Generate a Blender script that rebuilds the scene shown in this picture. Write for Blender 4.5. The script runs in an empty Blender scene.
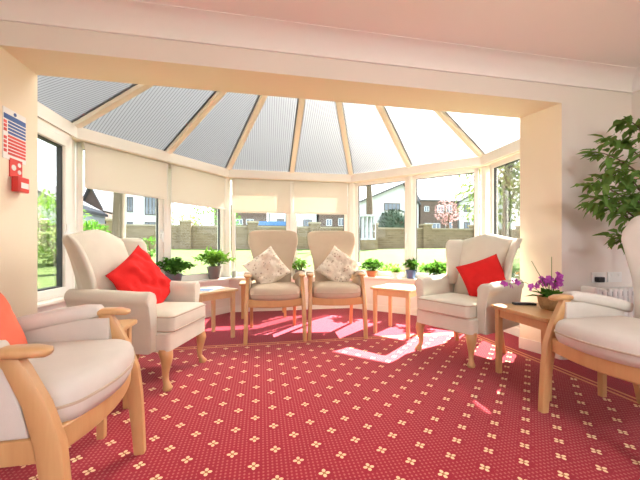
import bpy, bmesh, math, random
from mathutils import Vector, Matrix, noise
R = math.radians; PI = math.pi
random.seed(7)
S = bpy.context.scene; COL = S.collection

# ------------------------------------------------------------------ node helpers
class E:
    """tiny expression builder over Math nodes"""
    def __init__(s, nt, k): s.nt, s.k = nt, k
    def op(s, o, b=None, c=None):
        n = s.nt.nodes.new('ShaderNodeMath'); n.operation = o
        for i, q in enumerate((s, b, c)):
            if q is None: continue
            if isinstance(q, E): s.nt.links.new(q.k, n.inputs[i])
            else: n.inputs[i].default_value = q
        return E(s.nt, n.outputs[0])
    def __add__(s, b): return s.op('ADD', b)
    def __sub__(s, b): return s.op('SUBTRACT', b)
    def __mul__(s, b): return s.op('MULTIPLY', b)
    def lt(s, b): return s.op('LESS_THAN', b)
    def gt(s, b): return s.op('GREATER_THAN', b)
    def fr(s): return s.op('FRACT')
    def ab(s): return s.op('ABSOLUTE')
    def mx(s, b): return s.op('MAXIMUM', b)
    def mn(s, b): return s.op('MINIMUM', b)
def hyp(a, b): return (a*a + b*b).op('SQRT')
def new_mat(name):
    m = bpy.data.materials.new(name); m.use_nodes = True
    nt = m.node_tree; nt.nodes.clear()
    out = nt.nodes.new('ShaderNodeOutputMaterial')
    return m, nt, out
def mixc(nt, f, a, b):
    n = nt.nodes.new('ShaderNodeMix'); n.data_type = 'RGBA'
    for i, q in ((0, f), (6, a), (7, b)):
        if isinstance(q, E): nt.links.new(q.k, n.inputs[i])
        elif hasattr(q, 'links'): nt.links.new(q, n.inputs[i])
        else: n.inputs[i].default_value = q if i == 0 else (*q[:3], 1)
    return n.outputs[2]
def tex_noise(nt, scale, detail=3, coord='Object', stretch=None):
    tc = nt.nodes.new('ShaderNodeTexCoord'); n = nt.nodes.new('ShaderNodeTexNoise')
    n.inputs['Scale'].default_value = scale; n.inputs['Detail'].default_value = detail
    src = tc.outputs[coord]
    if stretch:
        mp = nt.nodes.new('ShaderNodeMapping'); mp.inputs['Scale'].default_value = stretch
        nt.links.new(src, mp.inputs[0]); src = mp.outputs[0]
    nt.links.new(src, n.inputs['Vector'])
    return E(nt, n.outputs[0])
def princ(nt, out, col, rough=.6, spec=.3, bump=None, bstr=.2, bdist=.002):
    p = nt.nodes.new('ShaderNodeBsdfPrincipled')
    if hasattr(col, 'links'): nt.links.new(col, p.inputs['Base Color'])
    else: p.inputs['Base Color'].default_value = (*col, 1)
    p.inputs['Roughness'].default_value = rough
    p.inputs['Specular IOR Level'].default_value = spec
    if bump is not None:
        b = nt.nodes.new('ShaderNodeBump'); b.inputs['Strength'].default_value = bstr; b.inputs['Distance'].default_value = bdist
        nt.links.new(bump.k, b.inputs['Height']); nt.links.new(b.outputs[0], p.inputs['Normal'])
    nt.links.new(p.outputs[0], out.inputs[0])
    return p
def M_plain(name, col, rough=.6, spec=.3, var=.06, scale=8, bscale=None, bstr=.2):
    m, nt, out = new_mat(name)
    n = tex_noise(nt, scale)
    c = mixc(nt, n, [max(0, x*(1-var)) for x in col], [min(1, x*(1+var)) for x in col])
    princ(nt, out, c, rough, spec, tex_noise(nt, bscale, 2) if bscale else None, bstr)
    return m
def M_wood(name, a, b, rough=.35):
    m, nt, out = new_mat(name)
    n1 = tex_noise(nt, 5, 4, stretch=(6, 6, .9)); n2 = tex_noise(nt, 40, 2, stretch=(3, 3, .3))
    f = (n1*.75 + n2*.35).op('SUBTRACT', .05)
    princ(nt, out, mixc(nt, f, a, b), rough, .45, n2, .06)
    return m
def M_glass(name):
    m, nt, out = new_mat(name)
    t = nt.nodes.new('ShaderNodeBsdfTransparent'); t.inputs[0].default_value = (.96, .97, .97, 1)
    g = nt.nodes.new('ShaderNodeBsdfGlossy'); g.inputs['Roughness'].default_value = .02
    f = nt.nodes.new('ShaderNodeFresnel'); f.inputs[0].default_value = 1.35
    mx = nt.nodes.new('ShaderNodeMixShader')
    nt.links.new((E(nt, f.outputs[0])*.6).k, mx.inputs[0]); nt.links.new(t.outputs[0], mx.inputs[1]); nt.links.new(g.outputs[0], mx.inputs[2])
    nt.links.new(mx.outputs[0], out.inputs[0]); return m
def M_translucent(name, dcol, tcol, f, transp=0.0, stripes=None):
    m, nt, out = new_mat(name)
    d = nt.nodes.new('ShaderNodeBsdfDiffuse'); t = nt.nodes.new('ShaderNodeBsdfTranslucent')
    d.inputs[0].default_value = (*dcol, 1); t.inputs[0].default_value = (*tcol, 1)
    mx = nt.nodes.new('ShaderNodeMixShader'); mx.inputs[0].default_value = f
    nt.links.new(d.outputs[0], mx.inputs[1]); nt.links.new(t.outputs[0], mx.inputs[2])
    res = mx.outputs[0]
    if stripes:
        tc = nt.nodes.new('ShaderNodeTexCoord'); sp = nt.nodes.new('ShaderNodeSeparateXYZ'); nt.links.new(tc.outputs['UV'], sp.inputs[0])
        u = E(nt, sp.outputs[0]); s = ((u*(1/stripes)).fr()).lt(.26)
        c = mixc(nt, s, tcol, [x*.62 for x in tcol]); nt.links.new(c, t.inputs[0])
        c2 = mixc(nt, s, dcol, [x*.7 for x in dcol]); nt.links.new(c2, d.inputs[0])
    if transp:
        tr = nt.nodes.new('ShaderNodeBsdfTransparent'); m2 = nt.nodes.new('ShaderNodeMixShader'); m2.inputs[0].default_value = transp
        nt.links.new(res, m2.inputs[1]); nt.links.new(tr.outputs[0], m2.inputs[2]); res = m2.outputs[0]
    nt.links.new(res, out.inputs[0]); return m

def M_carpet():
    m, nt, out = new_mat('red patterned carpet')
    tc = nt.nodes.new('ShaderNodeTexCoord'); sp = nt.nodes.new('ShaderNodeSeparateXYZ'); nt.links.new(tc.outputs['Object'], sp.inputs[0])
    X, Y = E(nt, sp.outputs[0]), E(nt, sp.outputs[1])
    s = .1345; q = s*math.sqrt(2)
    # flower lattice turned 45 degrees to the walls: two interleaved square grids
    def flower(ox, oy):
        fx = (((X*(1/q))+ox).fr()-.5)*q; fy = (((Y*(1/q))+oy).fr()-.5)*q
        ax, ay = fx.ab(), fy.ab(); a = .0145
        pet = hyp(ax-a, ay*1.25).lt(.0095).mx(hyp(ax*1.25, ay-a).lt(.0095))
        ctr = hyp(ax, ay).lt(.0062); near = hyp(ax, ay).lt(.036)
        return pet, ctr, near
    p1, c1, n1 = flower(.663, .425); p2, c2, n2 = flower(.163, .925)
    pet, ctr, near = p1.mx(p2), c1.mx(c2), n1.mx(n2)
    g = q/10
    dx = ((X*(1/g)).fr()-.5)*g; dy = ((Y*(1/g)).fr()-.5)*g
    dot = hyp(dx, dy*.8).lt(.0044)
    dot = dot*(near*-1+1)
    # the plain striped bay carpet and its tan border lines
    inside = (Y.lt(3.045))*(X.lt(2.225))*(X.gt(-1.42))
    st = ((X*(1/.021)).fr()).lt(.34)
    st2 = ((Y*(1/.012)).fr()).lt(.55)
    ey = (Y-3.045).ab(); ex = (X-2.225).ab(); ex2 = (X+1.42).ab()
    def line(e, cond): return (e.gt(.014)*e.lt(.036))*cond
    bord = line(ey, X.gt(-1.456)*X.lt(2.261)).mx(line(ex, Y.lt(3.081))).mx(line(ex2, Y.lt(3.081)))
    nz = tex_noise(nt, 260, 2); nb = tex_noise(nt, 3, 2)
    base = mixc(nt, nz, (.25, .007, .019), (.37, .014, .032))
    base = mixc(nt, nb*.25, base, (.235, .008, .02))
    room = mixc(nt, dot, base, (.44, .10, .09))
    room = mixc(nt, pet, room, (.85, .62, .36)); room = mixc(nt, ctr, room, (.36, .16, .05))
    bay = mixc(nt, st*st2*.75, base, (.12, .010, .034))
    c = mixc(nt, inside, bay, room); c = mixc(nt, bord, c, (.60, .24, .10))
    p = princ(nt, out, c, .95, .05, nz, .5, .004)
    p.inputs['Sheen Weight'].default_value = .15
    return m

def M_lace():
    m, nt, out = new_mat('cream floral print fabric')
    tc = nt.nodes.new('ShaderNodeTexCoord'); v = nt.nodes.new('ShaderNodeTexVoronoi'); v.inputs['Scale'].default_value = 26
    nt.links.new(tc.outputs['Object'], v.inputs['Vector'])
    d = E(nt, v.outputs['Distance']); n = tex_noise(nt, 30, 3)
    c = mixc(nt, d.lt(.28), (.74, .64, .51), (.44, .34, .25)); c = mixc(nt, d.lt(.14)*n.gt(.45), c, (.70, .42, .33))
    c = mixc(nt, n.gt(.56), c, (.80, .70, .57))
    princ(nt, out, c, .9, .1, d, .5, .004); return m
def M_brick(name, a, b, mortar, scale=1.0):
    m, nt, out = new_mat(name)
    tc = nt.nodes.new('ShaderNodeTexCoord'); sp = nt.nodes.new('ShaderNodeSeparateXYZ'); nt.links.new(tc.outputs['Object'], sp.inputs[0])
    cb = nt.nodes.new('ShaderNodeCombineXYZ'); x, y, z = (E(nt, sp.outputs[i]) for i in range(3))
    nt.links.new((x+y).k, cb.inputs[0]); nt.links.new(z.k, cb.inputs[1])
    br = nt.nodes.new('ShaderNodeTexBrick'); br.inputs['Scale'].default_value = scale
    br.inputs['Brick Width'].default_value = .44; br.inputs['Row Height'].default_value = .15; br.inputs['Mortar Size'].default_value = .012
    br.inputs['Color1'].default_value = (*a, 1); br.inputs['Color2'].default_value = (*b, 1); br.inputs['Mortar'].default_value = (*mortar, 1)
    nt.links.new(cb.outputs[0], br.inputs['Vector'])
    princ(nt, out, br.outputs[0], .9, .1, tex_noise(nt, 20), .3); return m

MT = {}
MT['wall'] = M_plain('cream painted plaster', (.80, .745, .69), .8, .15, .02, 2, 60, .05)
MT['reveal'] = M_plain('warmer cream reveal tone', (.84, .74, .58), .8, .15, .02, 2, 60, .05)
MT['ceil'] = M_plain('pale ceiling paint', (.87, .83, .81), .85, .1, .02, 2)
MT['upvc'] = M_plain('white window frame plastic', (.84, .80, .74), .35, .4, .015, 3)
MT['sillw'] = M_plain('cream sill board', (.82, .78, .70), .3, .4, .015, 3)
MT['beam'] = M_plain('cream roof bar', (.80, .72, .58), .45, .3, .02, 3)
MT['gasket'] = M_plain('dark rubber gasket', (.05, .05, .05), .6)
MT['carpet'] = M_carpet()
MT['fabric'] = M_plain('cream woven upholstery', (.64, .595, .53), .92, .1, .06, 14, 420, .35)
MT['tan'] = M_plain('shade darkened upholstery', (.54, .43, .315), .92, .1, .05, 14, 420, .35)  # cream upholstery darkened: the backlit pair's shade is put into its colour
MT['wing'] = M_plain('oatmeal velour upholstery', (.64, .60, .495), .9, .1, .07, 10, 300, .3)
MT['pipe'] = M_plain('tan piping cord', (.50, .40, .30), .85, .1)
MT['oak'] = M_wood('honey oak', (.50, .265, .105), (.64, .39, .18))
MT['beech'] = M_wood('pale beech', (.58, .36, .18), (.70, .48, .27), .3)
MT['red'] = M_plain('red cotton velvet', (.62, .022, .02), .9, .1, .12, 10, 200, .4)
MT['coral'] = M_plain('coral red cotton', (.78, .18, .11), .9, .1, .1, 10, 200, .4)
MT['lace'] = M_lace()
MT['glass'] = M_glass('clear window glass')
def M_poly(name):
    m, nt, out = new_mat(name)
    d = nt.nodes.new('ShaderNodeBsdfDiffuse'); t = nt.nodes.new('ShaderNodeBsdfTranslucent'); rf = nt.nodes.new('ShaderNodeBsdfRefraction'); tr = nt.nodes.new('ShaderNodeBsdfTransparent')
    rf.inputs['Roughness'].default_value = .8; rf.inputs['IOR'].default_value = 1.35
    tc = nt.nodes.new('ShaderNodeTexCoord'); sp = nt.nodes.new('ShaderNodeSeparateXYZ'); nt.links.new(tc.outputs['UV'], sp.inputs[0])
    s = ((E(nt, sp.outputs[0])*(1/.026)).fr()).lt(.3); n = tex_noise(nt, 2.2, 2, stretch=(1, 3, 1))
    k = n*.3+.85
    for node, a, b in ((d, (.20, .20, .20), (.12, .12, .12)), (t, (.07, .068, .066), (.03, .03, .03)), (rf, (.74, .725, .70), (.44, .43, .415))):
        nt.links.new(mixc(nt, s, a, b), node.inputs[0])
    tr.inputs[0].default_value = (.8, .83, .87, 1)
    prev = d.outputs[0]
    for node, f in ((t, .40), (rf, .55), (tr, .05)):
        mx = nt.nodes.new('ShaderNodeMixShader'); mx.inputs[0].default_value = f; nt.links.new(prev, mx.inputs[1]); nt.links.new(node.outputs[0], mx.inputs[2]); prev = mx.outputs[0]
    nt.links.new(prev, out.inputs[0]); return m
MT['poly'] = M_poly('fluted polycarbonate sheet')
MT['blind'] = M_translucent('cream roller blind cloth', (.86, .81, .74), (.82, .75, .65), .36)
MT['leaf'] = M_translucent('green leaf', (.06, .16, .025), (.12, .28, .03), .3)
MT['leaf2'] = M_translucent('fresh yellow green leaf', (.12, .25, .035), (.2, .38, .04), .3)
MT['ficus'] = M_translucent('glossy fig leaf', (.15, .27, .07), (.22, .34, .06), .25)
MT['olive'] = M_translucent('pale spring leaf', (.20, .25, .09), (.24, .30, .08), .3)
MT['dkleaf'] = M_plain('dark conifer needles', (.05, .075, .05), .9, .1, .2, 6)
MT['blossom'] = M_translucent('pink blossom', (.42, .24, .23), (.42, .25, .25), .3)
MT['magenta'] = M_translucent('magenta petal', (.55, .12, .50), (.6, .15, .55), .3)
MT['bark'] = M_plain('pale flaking bark', (.11, .085, .06), .9, .1, .35, 5, 14, .8)
MT['bark2'] = M_plain('brown bark', (.16, .11, .07), .9, .1, .3, 9, 20, .6)
MT['soil'] = M_plain('potting soil', (.05, .035, .025), 1, .05, .3, 60)
MT['greypot'] = M_plain('grey brown ceramic', (.20, .165, .15), .45, .4, .08, 9)
MT['slate'] = M_plain('slate grey ceramic', (.14, .15, .17), .5, .4, .08, 9)
MT['celadon'] = M_plain('grey green ceramic', (.36, .40, .36), .35, .5, .05, 9)
MT['terra'] = M_plain('terracotta', (.52, .20, .09), .8, .2, .1, 9)
MT['whitepot'] = M_plain('white ceramic', (.80, .78, .74), .3, .5, .02)
MT['bluepot'] = M_plain('blue glazed ceramic', (.07, .12, .24), .25, .5, .08, 9)
MT['wicker'] = M_plain('woven wicker', (.36, .22, .10), .8, .2, .4, 60, 90, .8)
MT['paper'] = M_plain('white paper', (.82, .82, .82), .7, .2, .01)
MT['bluepaper'] = M_plain('blue print', (.16, .30, .55), .6, .2, .05)
MT['dark'] = M_plain('dark plastic', (.03, .03, .035), .4, .4, .05)
MT['whiteplastic'] = M_plain('white plastic', (.82, .82, .80), .35, .4, .01)
MT['greyfin'] = M_plain('grey slots', (.25, .25, .26), .5, .3, .05)
MT['signred'] = M_plain('sign red', (.62, .05, .04), .4, .4, .03)
MT['signblue'] = M_plain('sign blue', (.03, .09, .30), .4, .4, .03)
MT['callred'] = M_plain('red call point plastic', (.62, .03, .025), .3, .5, .03)
MT['steel'] = M_plain('brushed steel', (.55, .55, .55), .3, .5, .03)
MT['grass'] = M_plain('mown grass', (.085, .115, .038), .95, .05, .3, 1.6, 30, .8)
MT['gwall'] = M_brick('weathered garden brick', (.19, .145, .09), (.14, .105, .062), (.20, .165, .115))
MT['stone'] = M_plain('stone coping', (.28, .24, .17), .9, .1, .15, 5)
MT['render'] = M_plain('white render', (.44, .46, .48), .85, .1, .02, 2)
MT['hbrick'] = M_brick('dark house brick', (.12, .085, .07), (.09, .065, .055), (.14, .12, .105))
MT['slatel'] = M_plain('grey roof tiles', (.10, .10, .105), .85, .15, .15, 3)
MT['pane'] = M_plain('dark house pane', (.10, .13, .17), .1, .6, .1, 1)
MT['fence'] = M_plain('weathered fence board', (.18, .13, .08), .9, .1, .2, 4)
MT['bluepaint'] = M_plain('blue roof sheet', (.06, .16, .36), .6, .3, .08, 3)
MT['darkframe'] = M_plain('brown window frame', (.10, .08, .07), .6)

# ------------------------------------------------------------------ mesh helpers
def put(o, parent):
    COL.objects.link(o)
    if parent is not None: o.parent = parent
    return o
class MB:
    def __init__(s): s.v, s.f, s.uv = [], [], None
    def add(s, vs, fs):
        k = len(s.v); s.v += [tuple(p) for p in vs]; s.f += [tuple(i+k for i in f) for f in fs]; return s
    def box(s, c, d, rz=0):
        x, y, z = (q/2 for q in d); m = Matrix.Rotation(rz, 3, 'Z')
        vs = [m @ Vector((a*x, b*y, e*z)) + Vector(c) for e in (-1, 1) for b in (-1, 1) for a in (-1, 1)]
        return s.add(vs, [(0,2,3,1), (4,5,7,6), (0,1,5,4), (2,6,7,3), (0,4,6,2), (1,3,7,5)])
    def bx(s, x0, x1, y0, y1, z0, z1): return s.box(((x0+x1)/2, (y0+y1)/2, (z0+z1)/2), (x1-x0, y1-y0, z1-z0))
    def loft(s, rings, cap0=True, cap1=True):
        n = len(rings[0]); vs = [p for r in rings for p in r]; fs = []
        for i in range(len(rings)-1):
            for j in range(n):
                a, b = i*n+j, i*n+(j+1) % n
                fs.append((a, b, b+n, a+n))
        if cap0: fs.append(tuple(reversed(range(n))))
        if cap1: fs.append(tuple(range((len(rings)-1)*n, len(rings)*n)))
        return s.add(vs, fs)
    def vloft(s, levels, n=16, p=4):
        return s.loft([ell(x, y, z, a, b, n, p) for x, y, z, a, b in levels])
    def sweep(s, path, sizes, n=12, p=2, up=(0, 0, 1)):
        rings = []; P = [Vector(q) for q in path]; U = Vector(up)
        for i, c in enumerate(P):
            t = (P[min(i+1, len(P)-1)]-P[max(i-1, 0)]).normalized()
            sd = t.cross(U)
            if sd.length < 1e-4: sd = t.cross(Vector((1, 0, 0)))
            sd.normalize(); u2 = sd.cross(t)
            a, b = sizes[i] if isinstance(sizes, list) else sizes
            rings.append([c + sd*(a*pw(math.cos(2*PI*k/n), 2/p)) + u2*(b*pw(math.sin(2*PI*k/n), 2/p)) for k in range(n)])
        return s.loft(rings)
    def lathe(s, prof, n=24, c=(0, 0, 0)):
        return s.loft([[(c[0]+r*math.cos(2*PI*k/n), c[1]+r*math.sin(2*PI*k/n), c[2]+z) for k in range(n)] for r, z in prof])
    def stack(s, outline, layers, c):
        """outline: 2-D loop, layers: (scale, z)"""
        n = len(outline)
        rings = [[(c[0]+(x-c[0])*k, c[1]+(y-c[1])*k, z) for x, y in outline] for k, z in layers]
        return s.loft(rings)
    def prism(s, poly, z0, z1):
        n = len(poly)
        return s.loft([[(x, y, z0) for x, y in poly], [(x, y, z1) for x, y in poly]])
    def leaf(s, p, d, L, W, droop=.25, up=None):
        d = Vector(d).normalized(); U = Vector(up or (random.uniform(-.4, .4), random.uniform(-.4, .4), 1))
        sd = d.cross(U)
        if sd.length < 1e-3: sd = Vector((1, 0, 0))
        sd.normalize(); nn = sd.cross(d); p = Vector(p)
        a = p + d*L*.3 - nn*L*droop*.05; b = p + d*L*.65 - nn*L*droop*.4; e = p + d*L - nn*L*droop
        fold = nn*W*.18
        return s.add([p, a-sd*W*.42+fold, a, a+sd*W*.42+fold, b-sd*W*.4+fold, b, b+sd*W*.4+fold, e],
                     [(0,2,1), (0,3,2), (1,2,5,4), (2,3,6,5), (4,5,7), (5,6,7)])
    def build(s, name, mat, parent=None, smooth=None, bevel=0, sub=0, loc=None, rot=None):
        me = bpy.data.meshes.new(name); me.from_pydata(s.v, [], s.f)
        bm = bmesh.new(); bm.from_mesh(me); bmesh.ops.recalc_face_normals(bm, faces=bm.faces); bm.to_mesh(me); bm.free()
        me.materials.append(MT[mat]); o = bpy.data.objects.new(name, me); put(o, parent)
        if smooth:
            for q in me.polygons: q.use_smooth = True
            me.set_sharp_from_angle(angle=R(smooth))
        if bevel:
            b = o.modifiers.new('bevel', 'BEVEL'); b.width = bevel; b.segments = 2; b.limit_method = 'ANGLE'; b.angle_limit = R(40)
        if sub:
            q = o.modifiers.new('subdivision', 'SUBSURF'); q.levels = q.render_levels = sub
        if loc: o.location = loc
        if rot: o.rotation_euler = rot
        return o
def pw(v, e): return math.copysign(abs(v)**e, v)
def ell(x, y, z, a, b, n=16, p=4):
    return [(x + a*pw(math.cos(2*PI*k/n), 2/p), y + b*pw(math.sin(2*PI*k/n), 2/p), z) for k in range(n)]
def lerp(tab, t):
    for (a, va), (b, vb) in zip(tab, tab[1:]):
        if t <= b:
            f = max(0, (t-a)/(b-a)); f = f*f*(3-2*f)*.5 + f*.5
            return va+(vb-va)*f
    return tab[-1][1]
def tag(o, label=None, cat=None, group=None, kind=None):
    for k, q in (('label', label), ('category', cat), ('group', group), ('kind', kind)):
        if q: o[k] = q
    return o
def thing(name, label, cat, loc=(0, 0, 0), rz=0, group=None, kind=None):
    o = bpy.data.objects.new(name, None); COL.objects.link(o); o.empty_display_size = .1
    o.location = loc; o.rotation_euler = (0, 0, rz)
    return tag(o, label, cat, group, kind)
def struct(o): o['kind'] = 'structure'; return o
def kids(o): return [c for c in COL.objects if c.parent == o]
def dup(root, loc, rz, label):
    r = root.copy(); COL.objects.link(r); r.location = loc; r.rotation_euler = (0, 0, rz); r['label'] = label
    for ch in kids(root):
        c = ch.copy(); COL.objects.link(c); c.parent = r
        for g in kids(ch):
            d = g.copy(); COL.objects.link(d); d.parent = c
    return r

# ------------------------------------------------------------------ camera (measured from the photograph)
H = .92; F = 312.0; YAW = R(10.7)
cam = bpy.data.objects.new('camera', bpy.data.cameras.new('camera')); COL.objects.link(cam)
cam.location = (0, 0, H); cam.rotation_euler = (R(90), 0, -YAW)
cam.data.sensor_width = 36; cam.data.lens = F/640*36; cam.data.shift_y = 8/640; cam.data.clip_start = .02; cam.data.clip_end = 500
S.camera = cam
sy, cy = math.sin(YAW), math.cos(YAW)
def on_y(px, py, Y):
    """where the photo's point stands on a wall at distance Y: real x and height"""
    u = (px-320)/F; d = Y/(cy-sy*u); return d*(sy+cy*u), H+(248-py)/F*d
def at(px, py, d):
    u = (px-320)/F; return Vector((d*(sy+cy*u), d*(cy-sy*u), H+(248-py)/F*d))

# ------------------------------------------------------------------ room shell
YF, YR = 2.157, 2.484           # the opening wall's room face and bay face
XL, XR, XJL, XJR, XJS = -1.90, 3.16, -1.52, 2.435, 2.345
ZL, ZC = 2.116, 2.40; YB = -2.6
b = MB().bx(XL-.2, XR+.2, YB-.2, 3.0, -.12, 0)
bay = [(-1.70, 2.484), (-1.675, 3.262), (-.452, 4.637), (1.357, 4.625), (2.65, 3.40), (2.62, 2.484)]
fl = MB().prism([(XL-.2, YB-.2), (XR+.2, YB-.2), (XR+.2, YR), (bay[5][0]+.15, YR)] + [(bay[4][0]+.15, bay[4][1]), (bay[3][0]+.05, bay[3][1]+.15), (bay[2][0]-.05, bay[2][1]+.15), (bay[1][0]-.15, bay[1][1])] + [(bay[0][0]-.15, YR), (XL-.2, YR)], -.12, 0)
struct(fl.build('floor', 'carpet'))
struct(MB().bx(XL-.2, XR+.2, YB-.2, YR, ZC, ZC+.12).build('ceiling', 'ceil'))
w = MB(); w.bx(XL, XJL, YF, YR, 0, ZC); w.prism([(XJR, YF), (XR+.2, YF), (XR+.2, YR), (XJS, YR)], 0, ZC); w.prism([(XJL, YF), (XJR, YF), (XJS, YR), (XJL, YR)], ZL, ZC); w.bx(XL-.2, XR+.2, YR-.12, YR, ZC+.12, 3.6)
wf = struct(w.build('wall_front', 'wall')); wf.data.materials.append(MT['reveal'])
for q in wf.data.polygons:          # the reveal and soffit of the opening get a warmer cream than the wall faces
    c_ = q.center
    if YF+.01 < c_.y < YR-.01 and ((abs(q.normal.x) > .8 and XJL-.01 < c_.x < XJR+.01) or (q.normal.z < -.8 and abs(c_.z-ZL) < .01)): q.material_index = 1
struct(MB().bx(XL-.2, XL, YB-.2, YR, 0, ZC).build('wall_left', 'wall'))
struct(MB().bx(XR, XR+.2, YB-.2, YF, 0, ZC).build('wall_right', 'wall'))
w = MB()                                     # two wide openings added to the unseen wall for fill daylight
for x0, x1, z0, z1 in ((XL, -1.5, 0, ZC), (.3, .8, 0, ZC), (2.7, XR, 0, ZC), (-1.5, .3, 0, .7), (-1.5, .3, 2.15, ZC), (.8, 2.7, 0, .7), (.8, 2.7, 2.15, ZC)):
    w.bx(x0, x1, YB-.2, YB, z0, z1)
struct(w.build('wall_back', 'wall'))
for k_, (x0, x1) in enumerate(((-1.5, .3), (.8, 2.7))):      # windows added behind the camera to let in fill light
    o = thing('window_%d' % (21+k_), None, None, ((x0+x1)/2, YB-.1, 0), kind='structure'); h_ = (x1-x0)/2; m = MB()
    for a in (-h_, -.03, h_-.06): m.bx(a, a+.06, -.03, .03, .7, 2.15)
    m.bx(-h_, h_, -.03, .03, .7, .76); m.bx(-h_, h_, -.03, .03, 2.09, 2.15); m.build('frame', 'upvc', o)
    for a in (-h_+.058, .028): MB().bx(a, a+h_-.086, -.004, .004, .758, 2.092).build('glass', 'glass', o)
def cove(name, pts):
    """plaster cove swept along the top of a wall; pts: (x, y, inward dx, dy)"""
    prof = [(0, -.14), (.014, -.14), (.014, -.125)] + [(.12*(1-math.cos(t)), -.125+.12*math.sin(t)) for t in [R(9*k) for k in range(11)]] + [(.12, 0), (0, 0)]
    m = MB(); m.loft([[(x+dx*a, y+dy*a, ZC+z) for a, z in prof] for x, y, dx, dy in pts]); return struct(m.build(name, 'ceil', smooth=30))
cove('trim_1', [(XL, YF, 0, -1), (XR, YF, 0, -1)])
cove('trim_2', [(XR, YB, -1, 0), (XR, YF, -1, 0)])
cove('trim_3', [(XL, YB, 1, 0), (XL, YF, 1, 0)])
def base_seg(name, x0, x1, y0, y1): struct(MB().bx(x0, x1, y0, y1, 0, .10).build(name, 'upvc', bevel=.006))
base_seg('baseboard_right', XR-.015, XR, YB, YF); base_seg('baseboard_front', XJR, XR-.016, YF-.015, YF)
base_seg('baseboard_left', XL, XL+.015, YB, YF); struct(MB().prism([(XJR-.012, YF), (XJR, YF), (XJS, YR), (XJS-.012, YR)], 0, .1).build('baseboard_jamb', 'upvc'))

# ------------------------------------------------------------------ bay: dwarf wall, sills, windows, posts, ring beam
ZS, ZT, ZE = .47, 1.93, 2.02
def facet(i):
    a, c = Vector(bay[i]), Vector(bay[i+1]); t = (c-a).normalized(); n = Vector((-t.y, t.x))   # outward (left of travel)
    return a, c, t, n
def offset_poly(off):
    """mitred offset of the bay outline"""
    out = []
    for i, p in enumerate(bay):
        p = Vector(p)
        if i == 0: out.append(p + facet(0)[3]*off)
        elif i == 5: out.append(p + facet(4)[3]*off)
        else:
            n0, n1 = facet(i-1)[3], facet(i)[3]; m = (n0+n1).normalized(); out.append(p + m*(off/m.dot(n0)))
    for k in (0, 5): out[k].y = YR+.002
    return out
def ribbon(offa, offb, z0, z1):
    A, B = offset_poly(offa), offset_poly(offb); m = MB()
    m.loft([[(a.x, a.y, z0), (c.x, c.y, z0), (c.x, c.y, z1), (a.x, a.y, z1)] for a, c in zip(A, B)]); return m
struct(ribbon(0, .22, -.15, ZS).build('wall_bay', 'wall'))
struct(ribbon(-.012, 0, 0, .09).build('baseboard_bay', 'upvc'))
struct(ribbon(-.06, .23, ZS, ZS+.03).build('trim_4', 'sillw', bevel=.006))          # sill board
struct(ribbon(.02, .20, ZT, ZE+.03).build('trim_5', 'beam', bevel=.004))             # ring beam
struct(ribbon(0, .02, ZT+.01, ZE+.03).build('trim_6', 'upvc'))
nw = [0]
def pane_window(a, c, i, z0, z1, name=None, handle=True, deep=.115):
    """one glazed unit between two points of a facet"""
    _, _, t, n = facet(i); nw[0] += 1; L = (c-a).length; ang = math.atan2(t.y, t.x)
    mid = (a+c)/2 + n*deep
    root = thing(name or 'window_%d' % nw[0], None, None, (mid.x, mid.y, 0), ang, kind='structure')
    f = .05; m = MB()
    m.bx(-L/2, L/2, -.035, .035, z0, z0+f+.02); m.bx(-L/2, L/2, -.035, .035, z1-f, z1)
    m.bx(-L/2, -L/2+f, -.035, .035, z0, z1); m.bx(L/2-f, L/2, -.035, .035, z0, z1)
    m.build('frame', 'upvc', root, bevel=.006)
    s = .02; g = MB(); y0, y1 = -.016, .016; zz0, zz1 = z0+f+.02, z1-f; xx = L/2-f
    g.bx(-xx, xx, y0, y1, zz0, zz0+.006); g.bx(-xx, xx, y0, y1, zz1-.006, zz1); g.bx(-xx, -xx+.006, y0, y1, zz0, zz1); g.bx(xx-.006, xx, y0, y1, zz0, zz1)
    g.build('gasket', 'gasket', root)
    MB().bx(-xx+.004, xx-.004, -.004, .004, zz0+.004, zz1-.004).build('glass', 'glass', root)
    if handle:
        h = MB(); h.bx(L/2-f+.012, L/2-f+.036, -.05, -.036, 1.02, 1.14); h.bx(L/2-f+.015, L/2-f+.033, -.075, -.05, 1.09, 1.11); h.bx(L/2-f+.015, L/2-f+.033, -.08, -.068, .99, 1.11)
        h.build('handle', 'whiteplastic', root, bevel=.003)
    return root
for i in (1, 2, 3):
    a, c, t, n = facet(i); a2, c2 = a+t*.03, c-t*.03; m_ = (a+c)/2
    pane_window(a2, m_-t*.028, i, ZS+.03, ZT, handle=(i != 2)); pane_window(m_+t*.028, c2, i, ZS+.03, ZT, handle=False)
    mm = m_+n*.11; k = MB().box((0, 0, (ZS+.03+ZT)/2), (.056, .10, ZT-ZS-.03)); o = struct(k.build('trim_%d' % (6+i), 'upvc', bevel=.006)); o.location = (mm.x, mm.y, 0); o.rotation_euler.z = math.atan2(t.y, t.x)
a, c, t, n = facet(4); pane_window(a+t*.055, c-t*.03, 4, ZS+.03, ZT, handle=False)
# corner posts
for k, i in enumerate((1, 2, 3, 4)):
    p = offset_poly(.115)[i]; q0, q1 = facet(i-1)[2], facet(i)[2]
    po = MB().vloft([(p.x, p.y, ZS+.03, .065, .065), (p.x, p.y, ZT, .065, .065)], 8, 2); struct(po.build('trim_%d' % (10+k), 'upvc', bevel=.004))
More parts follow.
